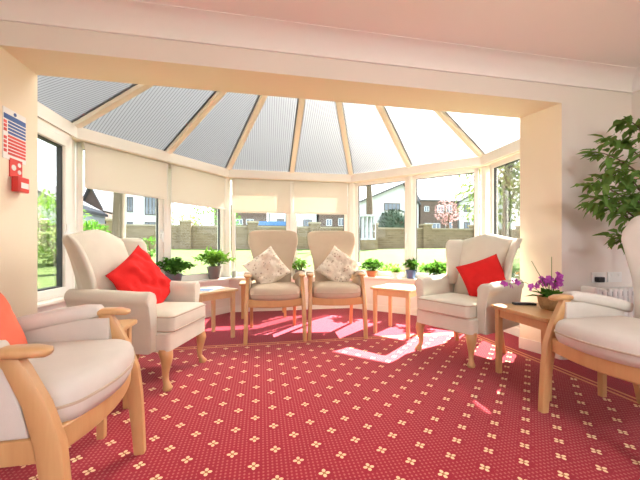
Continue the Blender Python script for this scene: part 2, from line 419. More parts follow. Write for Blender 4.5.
# the glazed door on the left return stands on the floor
a, c, t, n = facet(0); a2, c2 = a+t*.03, c-t*.055; L = (c2-a2).length; mid = (a2+c2)/2 + n*.046
d = thing('door_1', None, None, (mid.x, mid.y, 0), math.atan2(t.y, t.x), kind='structure')
m = MB(); m.bx(-L/2, -L/2+.05, -.035, .035, ZS+.031, ZT); m.bx(L/2-.05, L/2, -.035, .035, ZS+.031, ZT); m.bx(-L/2, L/2, -.035, .035, ZT-.05, ZT); m.bx(-L/2, L/2, -.035, .035, ZS+.031, ZS+.05); m.build('frame', 'upvc', d, bevel=.006)
m = MB(); x0, x1, z0, z1 = -L/2+.05, L/2-.05, ZS+.05, ZT-.05
m.bx(x0, x0+.06, -.045, .03, z0, z1); m.bx(x1-.06, x1, -.045, .03, z0, z1); m.bx(x0, x1, -.045, .03, z0, z0+.06); m.bx(x0, x1, -.045, .03, z1-.07, z1); m.build('sash', 'upvc', d, bevel=.006)
g = MB(); gx0, gx1, gz0, gz1 = x0+.06, x1-.06, z0+.06, z1-.07
g.bx(gx0, gx1, -.02, .02, gz0, gz0+.012); g.bx(gx0, gx1, -.02, .02, gz1-.012, gz1); g.bx(gx0, gx0+.012, -.02, .02, gz0, gz1); g.bx(gx1-.012, gx1, -.02, .02, gz0, gz1); g.build('gasket', 'gasket', d)
MB().bx(gx0+.003, gx1-.003, -.004, .004, gz0+.003, gz1-.003).build('glass', 'glass', d)
h = MB(); h.bx(x1-.045, x1-.02, -.058, -.045, .97, 1.13); h.bx(x1-.042, x1-.023, -.09, -.058, 1.04, 1.06); h.bx(x1-.14, x1-.023, -.092, -.078, 1.04, 1.06); h.build('handle', 'whiteplastic', d, bevel=.003)

# roof: eight cream bars rising to an apex on the house wall, fluted sheets between them
apex = Vector((.46, YR+.02, 3.10)); outer = offset_poly(.05); inner = offset_poly(.10)
eav = []
for i in range(6):
    eav.append(outer[i])
    if i in (1, 2, 3): eav.append((outer[i]+outer[i+1])/2)
eav[0] = Vector((outer[0].x, YR+.02)); eav[-1] = Vector((outer[5].x, YR+.02))
roof = thing('ceiling.001', None, None, kind='structure')
P3 = [Vector((p.x, p.y, ZE+.035)) for p in eav]
for k in range(len(P3)-1):
    p, q = P3[k], P3[k+1]; nrm = (q-p).cross(apex-p).normalized()
    if nrm.z < 0: nrm = -nrm
    th = nrm*.022; mid_ = (p+q+apex)/3; ap = apex + (mid_-apex).normalized()*.03; e_ = (q-p).normalized()*.004; p = p+e_; q = q-e_
    me = bpy.data.meshes.new('roof_sheet'); vs = [p, q, ap, p+th, q+th, ap+th]
    fs = [(0, 1, 2), (5, 4, 3), (3, 4, 1, 0), (4, 5, 2, 1), (5, 3, 0, 2)]
    me.from_pydata([tuple(x) for x in vs], [], fs); me.materials.append(MT['poly'])
    uvl = me.uv_layers.new(name='UVMap'); e = (q-p).normalized()
    for lp in me.loops: uvl.data[lp.index].uv = ((vs[lp.vertex_index]-p).dot(e), (vs[lp.vertex_index]-p).dot(nrm.cross(e)))
    put(bpy.data.objects.new('roof_sheet', me), roof)
for k, p in enumerate(P3[1:-1]):
    dirv = (apex-p).normalized(); a = p - dirv*.0 - Vector((0, 0, .012)); c = apex - dirv*.05 - Vector((0, 0, .012))
    r = MB(); r.sweep([a, (a+c)/2, c], (.036, .030), 8, 6); r.build('roof_bar', 'beam', roof, bevel=.004)
    g = MB(); off = Vector((0, 0, .03)); g.sweep([a+off, c+off], (.048, .006), 8, 6); g.build('bar_gasket', 'gasket', roof)
# ------------------------------------------------------------------ roller blinds
def blind(i, s0, s1, zb, label):
    a, c, t, n = facet(i); A, B = a+t*s0, a+t*s1; L = (B-A).length; mid = (A+B)/2 + n*.045
    o = thing('roller_blind', label, 'blind', (mid.x, mid.y, ZT), math.atan2(t.y, t.x), 'roller blinds in the bay')
    MB().sweep([(-L/2, 0, -.028), (L/2, 0, -.028)], (.026, .026), 14, 2).build('roller', 'blind', o, smooth=40)
    MB().bx(-L/2+.006, L/2-.006, -.029, -.0265, zb-ZT, -.02).build('cloth', 'blind', o)
    MB().sweep([(-L/2+.006, -.028, zb-ZT), (L/2-.006, -.028, zb-ZT)], (.007, .012), 8, 3).build('bottom_bar', 'blind', o)
    k = MB(); k.sweep([(L/2+.004, -.03, -.03), (L/2+.004, -.03, -.75)], (.0025, .0025), 6); k.build('pull_cord', 'whiteplastic', o)
    return o
LEN = [(Vector(bay[i+1])-Vector(bay[i])).length for i in range(5)]
blind(1, .06, LEN[1]/2-.02, 1.50, 'cream roller blind half lowered, leftmost, above the tree trunk')
blind(1, LEN[1]/2+.03, LEN[1]-.06, 1.475, 'cream roller blind second from left, above the two leafy pot plants')
blind(2, .05, LEN[2]/2-.025, 1.445, 'cream roller blind behind the left tall chair of the middle pair')
blind(2, LEN[2]/2+.025, LEN[2]-.05, 1.445, 'cream roller blind behind the right tall chair of the middle pair')

# ------------------------------------------------------------------ armchairs
def rrect(hx, y0, y1, r, bow=0, n=6):
    pts = []
    for cx, cy_, a0 in ((hx-r, y1-r, 0), (-hx+r, y1-r, 90), (-hx+r, y0+r, 180), (hx-r, y0+r, 270)):
        for k in range(n+1):
            a = R(a0+90*k/n); pts.append((cx+r*math.cos(a), cy_+r*math.sin(a)))
    # extra points along the front edge so that it can bow
    fi = 3*(n+1)-1+1; i0 = 3*(n+1)-1
    p, q = pts[i0], pts[i0+1] if i0+1 < len(pts) else pts[0]
    extra = [(p[0]+(q[0]-p[0])*k/6, p[1]+(q[1]-p[1])*k/6) for k in range(1, 6)]
    pts = pts[:i0+1]+extra+pts[i0+1:]
    if bow:
        pts = [(x, y-bow*max(0, 1-(x/hx)**2)*max(0, min(1, (y1-y)/(y1-y0)))**2) for x, y in pts]
    return pts
def fireside(label, loc, rz, fab):
    o = thing('high_back_armchair', label, 'armchair', loc, rz, 'oak framed high back armchairs')
    # seat frame
    m = MB(); xs = [-.272+.544*k/12 for k in range(13)]
    m.sweep([(x, -.268-.045*(1-(x/.272)**2), .383-.006*(1-(x/.272)**2)) for x in xs], (.014, .040), 8, 5)
    m.build('front_rail', 'oak', o, smooth=40, bevel=.004)
    for s in (-1, 1):
        MB().sweep([(s*.272, -.255, .375), (s*.26, -.03, .37), (s*.245, .21, .365)], (.013, .036), 8, 5).build('side_rail', 'oak', o, smooth=40)
    MB().sweep([(-.24, .215, .365), (.24, .215, .365)], (.012, .034), 8, 5).build('back_rail', 'oak', o)
    for s in (-1, 1):
        MB().vloft([(s*.287, -.312, 0, .019, .022), (s*.284, -.306, .12, .020, .025), (s*.281, -.294, .27, .020, .030), (s*.277, -.278, .39, .020, .034), (s*.274, -.245, .50, .019, .030), (s*.272, -.198, .60, .018, .027), (s*.272, -.175, .635, .018, .028)], 12, 5).build('leg', 'oak', o, smooth=40)
        MB().vloft([(s*.248, .335, 0, .017, .018), (s*.247, .285, .18, .018, .021), (s*.245, .235, .36, .018, .024), (s*.243, .225, .46, .016, .02)], 12, 5).build('leg', 'oak', o, smooth=40)
    for s in (-1, 1):
        m = MB(); m.sweep([(s*.268, -.275, .635), (s*.269, -.268, .638), (s*.272, -.23, .643), (s*.274, -.18, .644), (s*.27, -.10, .637), (s*.268, -.02, .628)],
                          [(.012, .006), (.026, .012), (.035, .015), (.034, .015), (.028, .013), (.024, .012)], 14, 3)
        arm = m.build('armrest', 'oak', o, smooth=50)
        m = MB(); m.sweep([(s*.272, -.165, .648), (s*.272, -.155, .648), (s*.272, -.10, .643), (s*.268, .0, .628), (s*.26, .12, .605), (s*.252, .23, .575)], [(.026, .014), (.036, .025), (.039, .031), (.038, .033), (.035, .033), (.032, .03)], 14, 3.2)
        m.build('arm_pad', fab, arm, smooth=60)
        out = []
        m = MB()
        ys = [(-.202, .02), (-.195, .0), (-.1, 0), (.05, 0), (.20, 0)]
        rings = []
        for y, z in ys:
            th = .011 if y < -.22 else .017
            rings.append([(s*.262+dx, y+(0 if zz > .5 else -.025*(1 if y < -.1 else 0)), zz) for dx, zz in ((-th, .41), (th, .41), (th*1.15, .52), (th, .618-max(0, y)*.25), (-th, .618-max(0, y)*.25), (-th*1.3, .52))])
        m.loft(rings).build('side_panel', fab, o, smooth=50, bevel=.004)
    # cushion with a bowed, rolled front
    ol = rrect(.248, -.295, .185, .05, .058)
    m = MB(); m.stack(ol, [(.90, .408), (.965, .416), (1.0, .440), (1.012, .468), (1.0, .500), (.965, .522), (.90, .534), (.7, .544), (.4, .549), (.1, .551)], (0, -.06))
    m.build('seat_cushion', fab, o, smooth=70)
    m = MB(); m.stack([(x*1.005, y*1.005) for x, y in ol], [(.99, .462), (1.018, .466), (1.018, .472), (.99, .476)], (0, -.06)); m.build('piping', 'pipe', kids(o)[-1], smooth=40)
    # backrest: waisted, flaring to wings that curl forwards
    W = [(.43, .195), (.58, .200), (.70, .210), (.80, .228), (.90, .258), (.98, .280), (1.05, .285), (1.12, .280)]
    rings = []
    zs = [.43, .44, .50, .56, .62, .68, .74, .80, .86, .92, .97, 1.02, 1.06, 1.09, 1.11, 1.122, 1.127]
    for z in zs:
        w_ = lerp(W, z); yc = lerp([(.43, .225), (.6, .24), (.8, .28), (1.0, .335), (1.13, .37)], z)
        th = .05 if z < 1.1 else .05*math.sqrt(max(.03, 1-((z-1.1)/.028)**2))
        if z > 1.1: w_ -= .016*((z-1.1)/.027)**2
        cl = lerp([(.43, .02), (.65, .03), (.85, .075), (.97, .105), (1.05, .09), (1.13, .06)], z)
        ring = []
        for x, y, _ in ell(0, 0, 0, w_, th, 36, 2.8):
            q = abs(x)/max(w_, .01); ring.append((x, yc+y*(1-.25*q*q)-cl*q**2.2, z-(.022*q**6 if z > 1.05 else 0)+(.006*(1-q*q) if z > 1.1 else 0)))
        rings.append(ring)
    MB().loft(rings).build('backrest', fab, o, smooth=60)
    return o
PAIR = (.14, 3.375)
ch = fireside('cream high back armchair with shade in its fabric colour, left one of the pair facing the room', (PAIR[0], PAIR[1], 0), 0, 'tan')
dup(ch, (.795, 3.375, 0), R(-6), 'cream high back armchair with shade in its fabric colour, right one of the pair facing the room')
c2 = fireside('pale grey cream oak armchair nearest the camera at left, coral cushion on it', (-.842, 1.238, 0), R(91), 'fabric')
dup(c2, (1.872, 1.205, 0), R(-90), 'cream oak armchair at the right edge in front of the leafy fig')

def wing_chair(label, loc, rz):
    o = thing('wing_armchair', label, 'armchair', loc, rz, 'wing armchairs with cabriole legs')
    MB().stack(rrect(.268, -.30, .27, .03), [(.97, .245), (1, .252), (1, .36), (.97, .368)], (0, 0)).build('seat_base', 'wing', o, smooth=40)
    for s in (-1, 1):
        MB().vloft([(s*.232, -.252, .262, .040, .042), (s*.238, -.262, .235, .042, .043), (s*.244, -.272, .20, .036, .037), (s*.242, -.268, .15, .027, .028), (s*.238, -.260, .10, .020, .021), (s*.238, -.262, .06, .017, .018), (s*.246, -.274, .035, .020, .022), (s*.250, -.282, .016, .029, .031), (s*.250, -.281, 0, .024, .026)], 14, 2.2).build('leg', 'oak', o, smooth=60)
        MB().vloft([(s*.215, .215, .262, .026, .028), (s*.217, .222, .18, .022, .024), (s*.220, .245, .08, .018, .020), (s*.224, .275, 0, .017, .02)], 12, 3).build('leg', 'oak', o, smooth=60)
    for s in (-1, 1):                      # rolled arm
        prof = [(.252, .25), (.252, .40), (.252, .50), (.256, .545)]
        prof += [(.306+.052*math.cos(R(a)), .592+.05*math.sin(R(a))) for a in (200, 175, 150, 125, 100, 75, 50, 25, 0, -25, -45)]
        prof += [(.340, .535), (.328, .47), (.322, .40), (.320, .25)]
        cx, cz = .295, .45; rings = []
        for y, k, dz in ((-.212, .90, 0), (-.208, .97, 0), (-.195, 1, 0), (-.12, 1, .0), (0, 1, .006), (.12, .99, .014), (.34, .97, .02)):
            rings.append([(s*(cx+(x-cx)*k), y - (.0 if z < .5 else 0), cz+(z-cz)*k + (dz if z > .5 else 0)) for x, z in prof])
        MB().loft(rings).build('arm', 'wing', o, smooth=45)
    MB().stack(rrect(.247, -.315, .165, .035), [(.93, .362), (.98, .368), (1.0, .385), (1.0, .455), (.98, .474), (.93, .484), (.75, .494), (.4, .502), (.1, .504)], (0, -.07)).build('seat_cushion', 'wing', o, smooth=60)
    cu = kids(o)[-1]
    for z in (.376, .468):
        MB().stack(rrect(.247, -.315, .165, .035), [(.995, z-.005), (1.015, z), (.995, z+.005)], (0, -.07)).build('piping', 'pipe', cu, smooth=40)
    yb = [(.34, .25), (.5, .275), (.75, .345), (1.05, .45)]
    rings = []
    for z in (.34, .36, .45, .55, .65, .75, .85, .92, .96, .985, .998, 1.004):
        th = .065 if z < .96 else .065*math.sqrt(max(.02, 1-((z-.96)/.045)**2)); yc = lerp(yb, z); ring = []
        for x, y, _ in ell(0, 0, 0, .252, th, 36, 3.2):
            q = abs(x)/.252; hump = .055*(.5+.5*math.cos(PI*min(1, q*1.05)))*max(0, (z-.75)/.25)
            ring.append((x, yc+y-.012*(1-q*q), z+hump))
        rings.append(ring)
    MB().loft(rings).build('backrest', 'wing', o, smooth=50)
    for s in (-1, 1):
        rings = []
        for z, xf, yf, th in ((.57, .285, .175, .024), (.62, .287, .182, .026), (.70, .290, .195, .027), (.78, .303, .212, .027), (.86, .322, .232, .027), (.93, .342, .255, .026), (.97, .352, .278, .024), (.995, .352, .305, .017), (1.005, .347, .33, .007)):
            B = Vector((.218, lerp(yb, z)+.045)); Fp = Vector((xf, yf)); c = (B+Fp)/2; ax = (Fp-B); L = ax.length/2; ax.normalize(); pn = Vector((-ax.y, ax.x)); ring = []
            for x, y, _ in ell(0, 0, 0, L, th, 24, 2.6):
                bow = .018*(1-(x/L)**2)
                p = c+ax*x+pn*(y-bow); ring.append((s*p.x, p.y, z - (.02*max(0, -x/L) if z > .96 else 0)))
            rings.append(ring)
        MB().loft(rings).build('wing', 'wing', o, smooth=60)
    return o
wc = wing_chair('cream wing armchair with cabriole legs by the glazed door, red cushion on it', (-.80, 2.487, 0), R(74.6))
dup(wc, (1.757, 2.49, 0), R(-67.2), 'cream wing armchair with cabriole legs in front of the right bay windows')

# ------------------------------------------------------------------ cushions
def pillow(label, loc, rot, mat, size=.40, thick=.075, wr=.006, seed=0, group=None):
    n = 22; m = MB(); vs = []; fs = []
    for side in (1, -1):
        for i in range(n+1):
            for j in range(n+1):
                u, v = -1+2*i/n, -1+2*j/n
                k = (max(0, (1-u**4)*(1-v**4)))**.55
                pin = 1-.07*(1-abs(v)**2)*abs(u)**3; pin2 = 1-.07*(1-abs(u)**2)*abs(v)**3
                nz = noise.noise(Vector((u*2.2+seed, v*2.2, side*3+seed)))*wr*2 + noise.noise(Vector((u*5+seed, v*5, side*2)))*wr
                vs.append((u*size/2*pin, v*size/2*pin2, side*(thick*k+nz*k)))
        o = 0 if side == 1 else (n+1)**2
        for i in range(n):
            for j in range(n):
                a = o+i*(n+1)+j; q = (a, a+1, a+n+2, a+n+1); fs.append(q if side == -1 else q[::-1])
    m.add(vs, fs); o = m.build('cushion', mat, smooth=180)
    bm = bmesh.new(); bm.from_mesh(o.data); bmesh.ops.remove_doubles(bm, verts=bm.verts, dist=1e-5); bmesh.ops.recalc_face_normals(bm, faces=bm.faces); bm.to_mesh(o.data); bm.free()
    for q in o.data.polygons: q.use_smooth = True
    o.location = loc; o.rotation_mode = 'QUATERNION'; o.rotation_quaternion = rot.to_quaternion()
    return tag(o, label, 'cushion', group)
def lean(chair_rz, back, roll, twist=0):
    """cushion leaning on a chair back: its face looks to the chair's front (-Y local), tipped back, rolled in its plane"""
    return Matrix.Rotation(chair_rz, 3, 'Z') @ Matrix.Rotation(R(twist), 3, 'Z') @ Matrix.Rotation(R(90-back), 3, 'X') @ Matrix.Rotation(R(roll), 3, 'Z')
def in_chair(loc, rz, x, y, z): return (loc[0]+x*math.cos(rz)-y*math.sin(rz), loc[1]+x*math.sin(rz)+y*math.cos(rz), z)
pillow('cream floral print cushion on the left chair of the middle pair', in_chair(PAIR, 0, -.075, .06, .695), lean(0, 20, 36), 'lace', .38, .065, .03, 1, 'floral cushions')
pillow('cream floral print cushion on the right chair of the middle pair', in_chair((.795, 3.375), R(-6), .06, .06, .70), lean(R(-6), 20, -38), 'lace', .38, .065, .03, 5, 'floral cushions')
pillow('crumpled red cushion tilted on the wing armchair by the glazed door', in_chair((-.80, 2.487), R(74.6), .06, .085, .66), lean(R(74.6), 24, 30, -6), 'red', .46, .06, .022, 9, 'red cushions')
pillow('red cushion standing on one corner on the right wing armchair', in_chair((1.757, 2.49), R(-67.2), .12, .14, .655), lean(R(-67.2), 24, 22, 30), 'red', .36, .055, .010, 12, 'red cushions')
pillow('coral cushion on the nearest left armchair, cut by the photo edge', in_chair((-.842, 1.238), R(91), .03, .115, .625), lean(R(91), 18, 10), 'coral', .32, .06, .006, 15, 'red cushions')

# ------------------------------------------------------------------ side tables
def side_table(label, loc, rz, wx, wy, h=.50, wood='beech'):
    o = thing('side_table', label, 'table', loc, rz, 'wooden side tables')
    ol = rrect(wx/2, -wy/2, wy/2, .02)
    MB().stack(ol, [(.985, h-.024), (1, h-.02), (1, h-.005), (.985, h)], (0, 0)).build('tabletop', wood, o, smooth=35)
    m = MB(); ix, iy = wx/2-.045, wy/2-.045
    m.bx(-ix, ix, -iy-.009, -iy+.009, h-.085, h-.024); m.bx(-ix, ix, iy-.009, iy+.009, h-.085, h-.024); m.bx(-ix-.009, -ix+.009, -iy, iy, h-.085, h-.024); m.bx(ix-.009, ix+.009, -iy, iy, h-.085, h-.024)
    m.build('apron', wood, o)
    for sx in (-1, 1):
        for s2 in (-1, 1):
            MB().vloft([(sx*ix, s2*iy, 0, .017, .017), (sx*ix, s2*iy, h-.1, .020, .020), (sx*ix, s2*iy, h-.024, .021, .021)], 12, 6).build('leg', wood, o, smooth=40)
    return o
side_table('oak side table holding papers, beside the left wing armchair', (-.54, 3.335, 0), R(41), .46, .44)
side_table('pale side table between the middle pair and the right wing armchair', (1.475, 3.19, 0), R(-49), .46, .46)
TR = side_table('oak side table holding the orchid basket, front right', (1.905, 1.80, 0), R(-3), .47, .51, wood='oak')
side_table('oak side table partly hidden behind the nearest left armchair', (-.945, 1.83, 0), R(0), .46, .38, wood='oak')
side_table('oak side table tucked behind the left chair of the middle pair', (.04, 4.33, 0), R(0), .64, .40, .46, 'oak')
def slab(name, label, cat, c, d, rz, mat, extra=None):
    o = MB().box((0, 0, d[2]/2), d).build(name, mat, bevel=min(.003, d[2]/3)); o.location = c; o.rotation_euler.z = rz; tag(o, label, cat)
    return o
o = slab('magazine', 'white magazine with blue print on the left oak table', 'magazine', (-.585, 3.275, .5005), (.21, .29, .006), R(70), 'paper')
MB().bx(-.08, .03, -.12, .02, .0062, .0072).build('printed_picture', 'bluepaper', o)
slab('leaflet', 'white leaflet beside the magazine on the left oak table', 'leaflet', (-.465, 3.425, .5005), (.15, .21, .004), R(20), 'paper')
o = slab('magazine', 'pale magazine lying on the table right of the middle pair', 'magazine', (1.43, 3.20, .5005), (.20, .27, .006), R(-20), 'paper')
MB().bx(-.06, .06, -.1, .0, .0062, .0072).build('printed_picture', 'bluepaper', o)
o = slab('remote_control', 'dark remote control lying on the orchid table', 'remote control', (1.91, 1.985, .5005), (.045, .15, .016), R(70), 'dark')
MB().bx(-.014, .014, -.05, .06, .0162, .0185).build('buttons', 'greyfin', o)

# ------------------------------------------------------------------ plants
def pot(o, mat, r0, r1, h, rim=.006):
    MB().lathe([(r0*.92, 0), (r0, .006), (r1, h-.02), (r1+rim, h-.02), (r1+rim, h), (r1-.008, h), (r1-.012, h-.03), (.01, h-.03)], 24).build('pot', mat, o, smooth=40)
    MB().lathe([(r1-.013, h-.034), (r1-.013, h-.024), (.005, h-.018)], 20).build('soil', 'soil', o)
def bushy(o, z, rx, rz_, nst, nlf, L, W, mat, spread=1.0, seed=0):
    rnd = random.Random(seed); m = MB(); st = MB()
    for k in range(nst):
        a = 2*PI*k/nst+rnd.uniform(-.3, .3); tilt = rnd.uniform(.1, 1)*spread
        end = Vector((math.cos(a)*rx*tilt, math.sin(a)*rx*tilt, z+rz_*(1-.55*tilt*tilt)*rnd.uniform(.8, 1.05)))
        p0 = Vector((math.cos(a)*.02, math.sin(a)*.02, z)); mid = p0.lerp(end, .5)+Vector((0, 0, rz_*.18))
        pts = [p0, p0.lerp(mid, .6), mid, mid.lerp(end, .6), end]; st.sweep(pts, (.0025, .0025), 5)
        for j in range(nlf):
            t = .25+.75*(j+rnd.random())/nlf; q = p0.lerp(mid, t*2) if t < .5 else mid.lerp(end, t*2-1)
            d = Vector((math.cos(a), math.sin(a), 0))*.6+Vector((rnd.uniform(-1, 1), rnd.uniform(-1, 1), rnd.uniform(-.3, .8)))
            m.leaf(q, d, L*rnd.uniform(.7, 1.2), W*rnd.uniform(.8, 1.2), rnd.uniform(.1, .5), (rnd.uniform(-.5, .5), rnd.uniform(-.5, .5), 1))
    st.build('stems', 'leaf', o); return m.build('foliage', mat, o)
def sill_pt(i, px, off=.0):
    """point on facet i's sill seen at photo column px"""
    a, c, t, n = facet(i); a = a+n*off; u = (px-320)/F; r = (sy+cy*u)/(cy-sy*u)
    s = (r*a.y-a.x)/(t.x-r*t.y); p = a+t*s; return (p.x, p.y, ZS+.0305)
def plant(px, i, label, potm, r0, r1, h, rx, rz_, nst, nlf, L, W, mat, seed, off=.0, spread=1):
    o = thing('potted_plant', label, 'plant', sill_pt(i, px, off), 0, 'pot plants on the bay sill')
    pot(o, potm, r0, r1, h); bushy(o, h-.02, rx, rz_, nst, nlf, L, W, mat, spread, seed); return o
plant(174, 1, 'dense dark leafed plant in a slate pot on the left sill', 'slate', .075, .09, .11, .24, .21, 52, 10, .06, .038, 'leaf', 1, .01)
plant(214, 1, 'tall spreading leafy plant in a grey brown pot on the left sill', 'greypot', .068, .09, .17, .28, .24, 40, 9, .08, .036, 'leaf2', 2, .0)
o = thing('mug', 'small grey green cup on the sill right of the grey brown pot', 'mug', sill_pt(2, 234, -.005))
MB().lathe([(.034, 0), (.038, .004), (.04, .085), (.036, .085), (.034, .01), (.005, .008)], 20).build('cup', 'celadon', o, smooth=40)
MB().sweep([(.038, 0, .07), (.062, 0, .06), (.064, 0, .035), (.038, 0, .02)], (.005, .005), 8).build('handle', 'celadon', o, smooth=60)
plant(372, 3, 'leafy plant in a terracotta pot on the right sill', 'terra', .065, .08, .085, .20, .18, 34, 9, .075, .034, 'leaf', 3)
plant(396, 3, 'small plant in a white pot between the terracotta and blue pots', 'whitepot', .04, .05, .075, .055, .09, 14, 6, .05, .024, 'leaf2', 4)
plant(411, 3, 'small leafy plant in a blue glazed pot on the right sill', 'bluepot', .055, .066, .12, .11, .15, 20, 8, .065, .034, 'leaf', 5)
plant(437, 3, 'low spreading plant in a brown pot beside the right wing armchair', 'greypot', .055, .068, .07, .21, .19, 34, 9, .065, .036, 'leaf', 6)
plant(300, 2, 'green plant on the sill between the two chairs of the middle pair', 'greypot', .06, .075, .09, .16, .18, 22, 7, .06, .03, 'leaf2', 8)
# orchid basket on the right table
o = thing('orchid_basket', 'magenta orchids in a wicker basket on the front right oak table', 'flowers', (1.95, 1.80, .5005))
MB().lathe([(.055, 0), (.062, .005), (.078, .05), (.080, .075), (.084, .08), (.084, .088), (.074, .088), (.070, .06), (.005, .06)], 24).build('basket', 'wicker', o, smooth=40)
MB().lathe([(.07, .058), (.07, .064), (.005, .068)], 16).build('soil', 'soil', o)
rnd = random.Random(3); m = MB(); st = MB(); fl_ = MB()
for k in range(14):
    a = rnd.uniform(0, 2*PI); m.leaf((.02*math.cos(a), .02*math.sin(a), .065), (math.cos(a), math.sin(a), rnd.uniform(.4, 1.4)), rnd.uniform(.09, .15), .05, .45)
spikes = [((-.30, .12, .16), 9), ((-.16, .02, .15), 5), ((.0, .05, .20), 11), ((.05, -.02, .23), 11), ((.09, .03, .18), 9), ((.03, .10, .16), 8), ((-.03, -.06, .17), 7)]
for end, nf in spikes:
    e = Vector(end); p0 = Vector((0, 0, .065)); mid = p0.lerp(e, .5)+Vector((0, 0, .07)); pts = [p0, p0.lerp(mid, .55), mid, mid.lerp(e, .55), e]; st.sweep(pts, (.002, .002), 5)
    for j in range(nf):
        c = mid.lerp(e, .35+.7*j/nf)+Vector((rnd.uniform(-.02, .02), rnd.uniform(-.02, .02), rnd.uniform(-.02, .02))); ph = rnd.uniform(0, 2)
        fd = Vector((rnd.uniform(-1, 1), rnd.uniform(-1, .3), rnd.uniform(-.2, .6))).normalized(); s1 = fd.cross(Vector((0, 0, 1))).normalized(); s2 = s1.cross(fd)
        for q in range(5): fl_.leaf(c, s1*math.cos(ph+q*1.2566)+s2*math.sin(ph+q*1.2566)+fd*.25, .021, .019, .2, tuple(fd))
for e in ((-.13, .03, .33), (.0, .0, .36)): st.sweep([(0, 0, .065), (e[0]*.5, e[1]*.5, .21), e], (.002, .002), 5)
m.build('leaves', 'leaf', o); st.build('stems', 'leaf', o); fl_.build('blossoms', 'magenta', o)
# weeping fig
FX, FY = 2.74, 1.74
o = thing('potted_fig_tree', 'tall leafy weeping fig in the corner behind the right armchair', 'plant', (FX, FY, 0))
MB().lathe([(.12, 0), (.125, .01), (.165, .27), (.175, .27), (.175, .30), (.158, .30), (.152, .26), (.01, .26)], 28).build('pot', 'terra', o, smooth=40)
MB().lathe([(.153, .25), (.153, .265), (.01, .275)], 20).build('soil', 'soil', o)
MB().sweep([(0, 0, .25), (.02, .01, .6), (-.01, 0, 1.0), (.01, .02, 1.4), (0, .01, 1.7)], [(.02, .02), (.017, .017), (.014, .014), (.01, .01), (.005, .005)], 10).build('trunk', 'bark2', o, smooth=60)
rnd = random.Random(11); br = MB(); lf = MB()
ends = [(-.52, .05, 1.37), (-.40, .12, 1.62), (-.30, -.10, 1.10), (-.28, .10, 1.72), (-.30, .05, 1.02), (-.18, -.2, 1.85), (.02, .2, 1.9), (.25, .1, 1.7), (.3, -.2, 1.4), (.3, .1, 1.2), (.1, .25, 1.3), (-.12, .25, 1.5), (-.1, -.3, 1.45), (.15, -.3, 1.7), (-.3, .2, 1.25), (-.36, -.02, 1.45), (-.22, .0, 1.3), (-.42, .1, 1.28)]
for ex, ey, ez in ends:
    z0 = max(.75, ez-.25); p0 = Vector((0, .01, z0)); e = Vector((ex, ey, ez)); mid = p0.lerp(e, .55)+Vector((0, 0, .11)); P = []
    for k in range(9):
        t = k/8; P.append(p0*(1-t)**2+mid*2*t*(1-t)+e*t*t)
    br.sweep(P, [(.006-.0005*k, .006-.0005*k) for k in range(9)], 6)
    for k in range(34):
        t = .3+.7*(k+rnd.random())/34; q = p0*(1-t)**2+mid*2*t*(1-t)+e*t*t; tv = (e-p0).normalized()
        d = tv*.6+Vector((rnd.uniform(-1, 1), rnd.uniform(-1, 1), rnd.uniform(-1.1, .25))); q2 = q+Vector((rnd.uniform(-.03, .03), rnd.uniform(-.03, .03), rnd.uniform(-.04, .02)))
        if q2.y+FY > 2.03: d.y = -abs(d.y)
        lf.leaf(q2, d, rnd.uniform(.075, .115), rnd.uniform(.042, .056), rnd.uniform(.1, .4))
br.build('branches', 'bark2', o); lf.build('foliage', 'ficus', o)

# ------------------------------------------------------------------ wall fittings
o = thing('electric_radiator', 'white finned electric radiator by the right wall behind the armchair', 'radiator', (2.79, 2.03, 0))
for k in range(9): MB().bx(-.215+.05*k, -.18+.05*k, -.055, .055, .08, .60).build('fin', 'whiteplastic', o, bevel=.012)
MB().bx(-.225, .235, -.042, .042, .54, .575).build('manifold', 'greyfin', o)
m = MB(); m.bx(-.19, -.16, -.10, .10, 0, .02); m.bx(.18, .21, -.10, .10, 0, .02); m.bx(-.185, -.165, -.02, .02, .02, .1); m.bx(.185, .205, -.02, .02, .02, .1); m.build('feet', 'dark', o)
MB().bx(-.255, -.216, -.06, .06, .1, .615).build('control_panel', 'whiteplastic', o, bevel=.012)
for x, lab, plug in ((2.80, 'white wall socket with a dark plug above the radiator', True), (2.965, 'white wall socket right of the plugged one above the radiator', False)):
    o = thing('wall_socket', lab, 'socket', (x, YF, .672)); MB().bx(-.073, .073, -.011, 0, -.043, .043).build('face_plate', 'whiteplastic', o, bevel=.003)
    for x_ in (-.0375, .0375): MB().bx(x_-.0075, x_+.0075, -.015, -.0112, .012, .026).build('rocker_switch', 'whiteplastic', o)
    if plug: MB().bx(-.052, .012, -.05, -.0112, -.038, .006).build('plug', 'dark', o, bevel=.006)
# fire notice and call point on the left reveal (face looks towards +X)
o = thing('fire_notice', 'white fire notice with blue and red bars on the left reveal', 'sign', (XJL+.0005, 2.277, 1.617))
MB().bx(0, .004, -.092, .092, -.155, .155).build('board', 'whiteplastic', o)
m = MB(); m.bx(.004, .006, -.088, .088, .088, .118); m.build('header', 'signblue', o)
MB().sweep([(.004, .0, .136), (.006, .0, .136)], (.011, .011), 14).build('emblem', 'signblue', o)
m = MB(); m2 = MB()
for k in range(4): m.bx(.004, .0055, -.055, .088, .066-.021*k-.0, .080-.021*k)
for k in range(6): m2.bx(.004, .0055, -.055, .088, -.020-.021*k, -.006-.021*k)
m.build('blue_text_bars', 'signblue', o); m2.build('red_text_bars', 'signred', o)
m = MB()
for k in range(3): m.bx(.004, .0055, -.088, -.066, .06-.024*k, .078-.024*k)
m.build('red_symbols', 'signred', o)
m = MB()
for k in range(4): m.bx(.004, .0055, -.088, -.066, -.036-.026*k, -.018-.026*k)
m.build('red_symbols', 'signred', o)
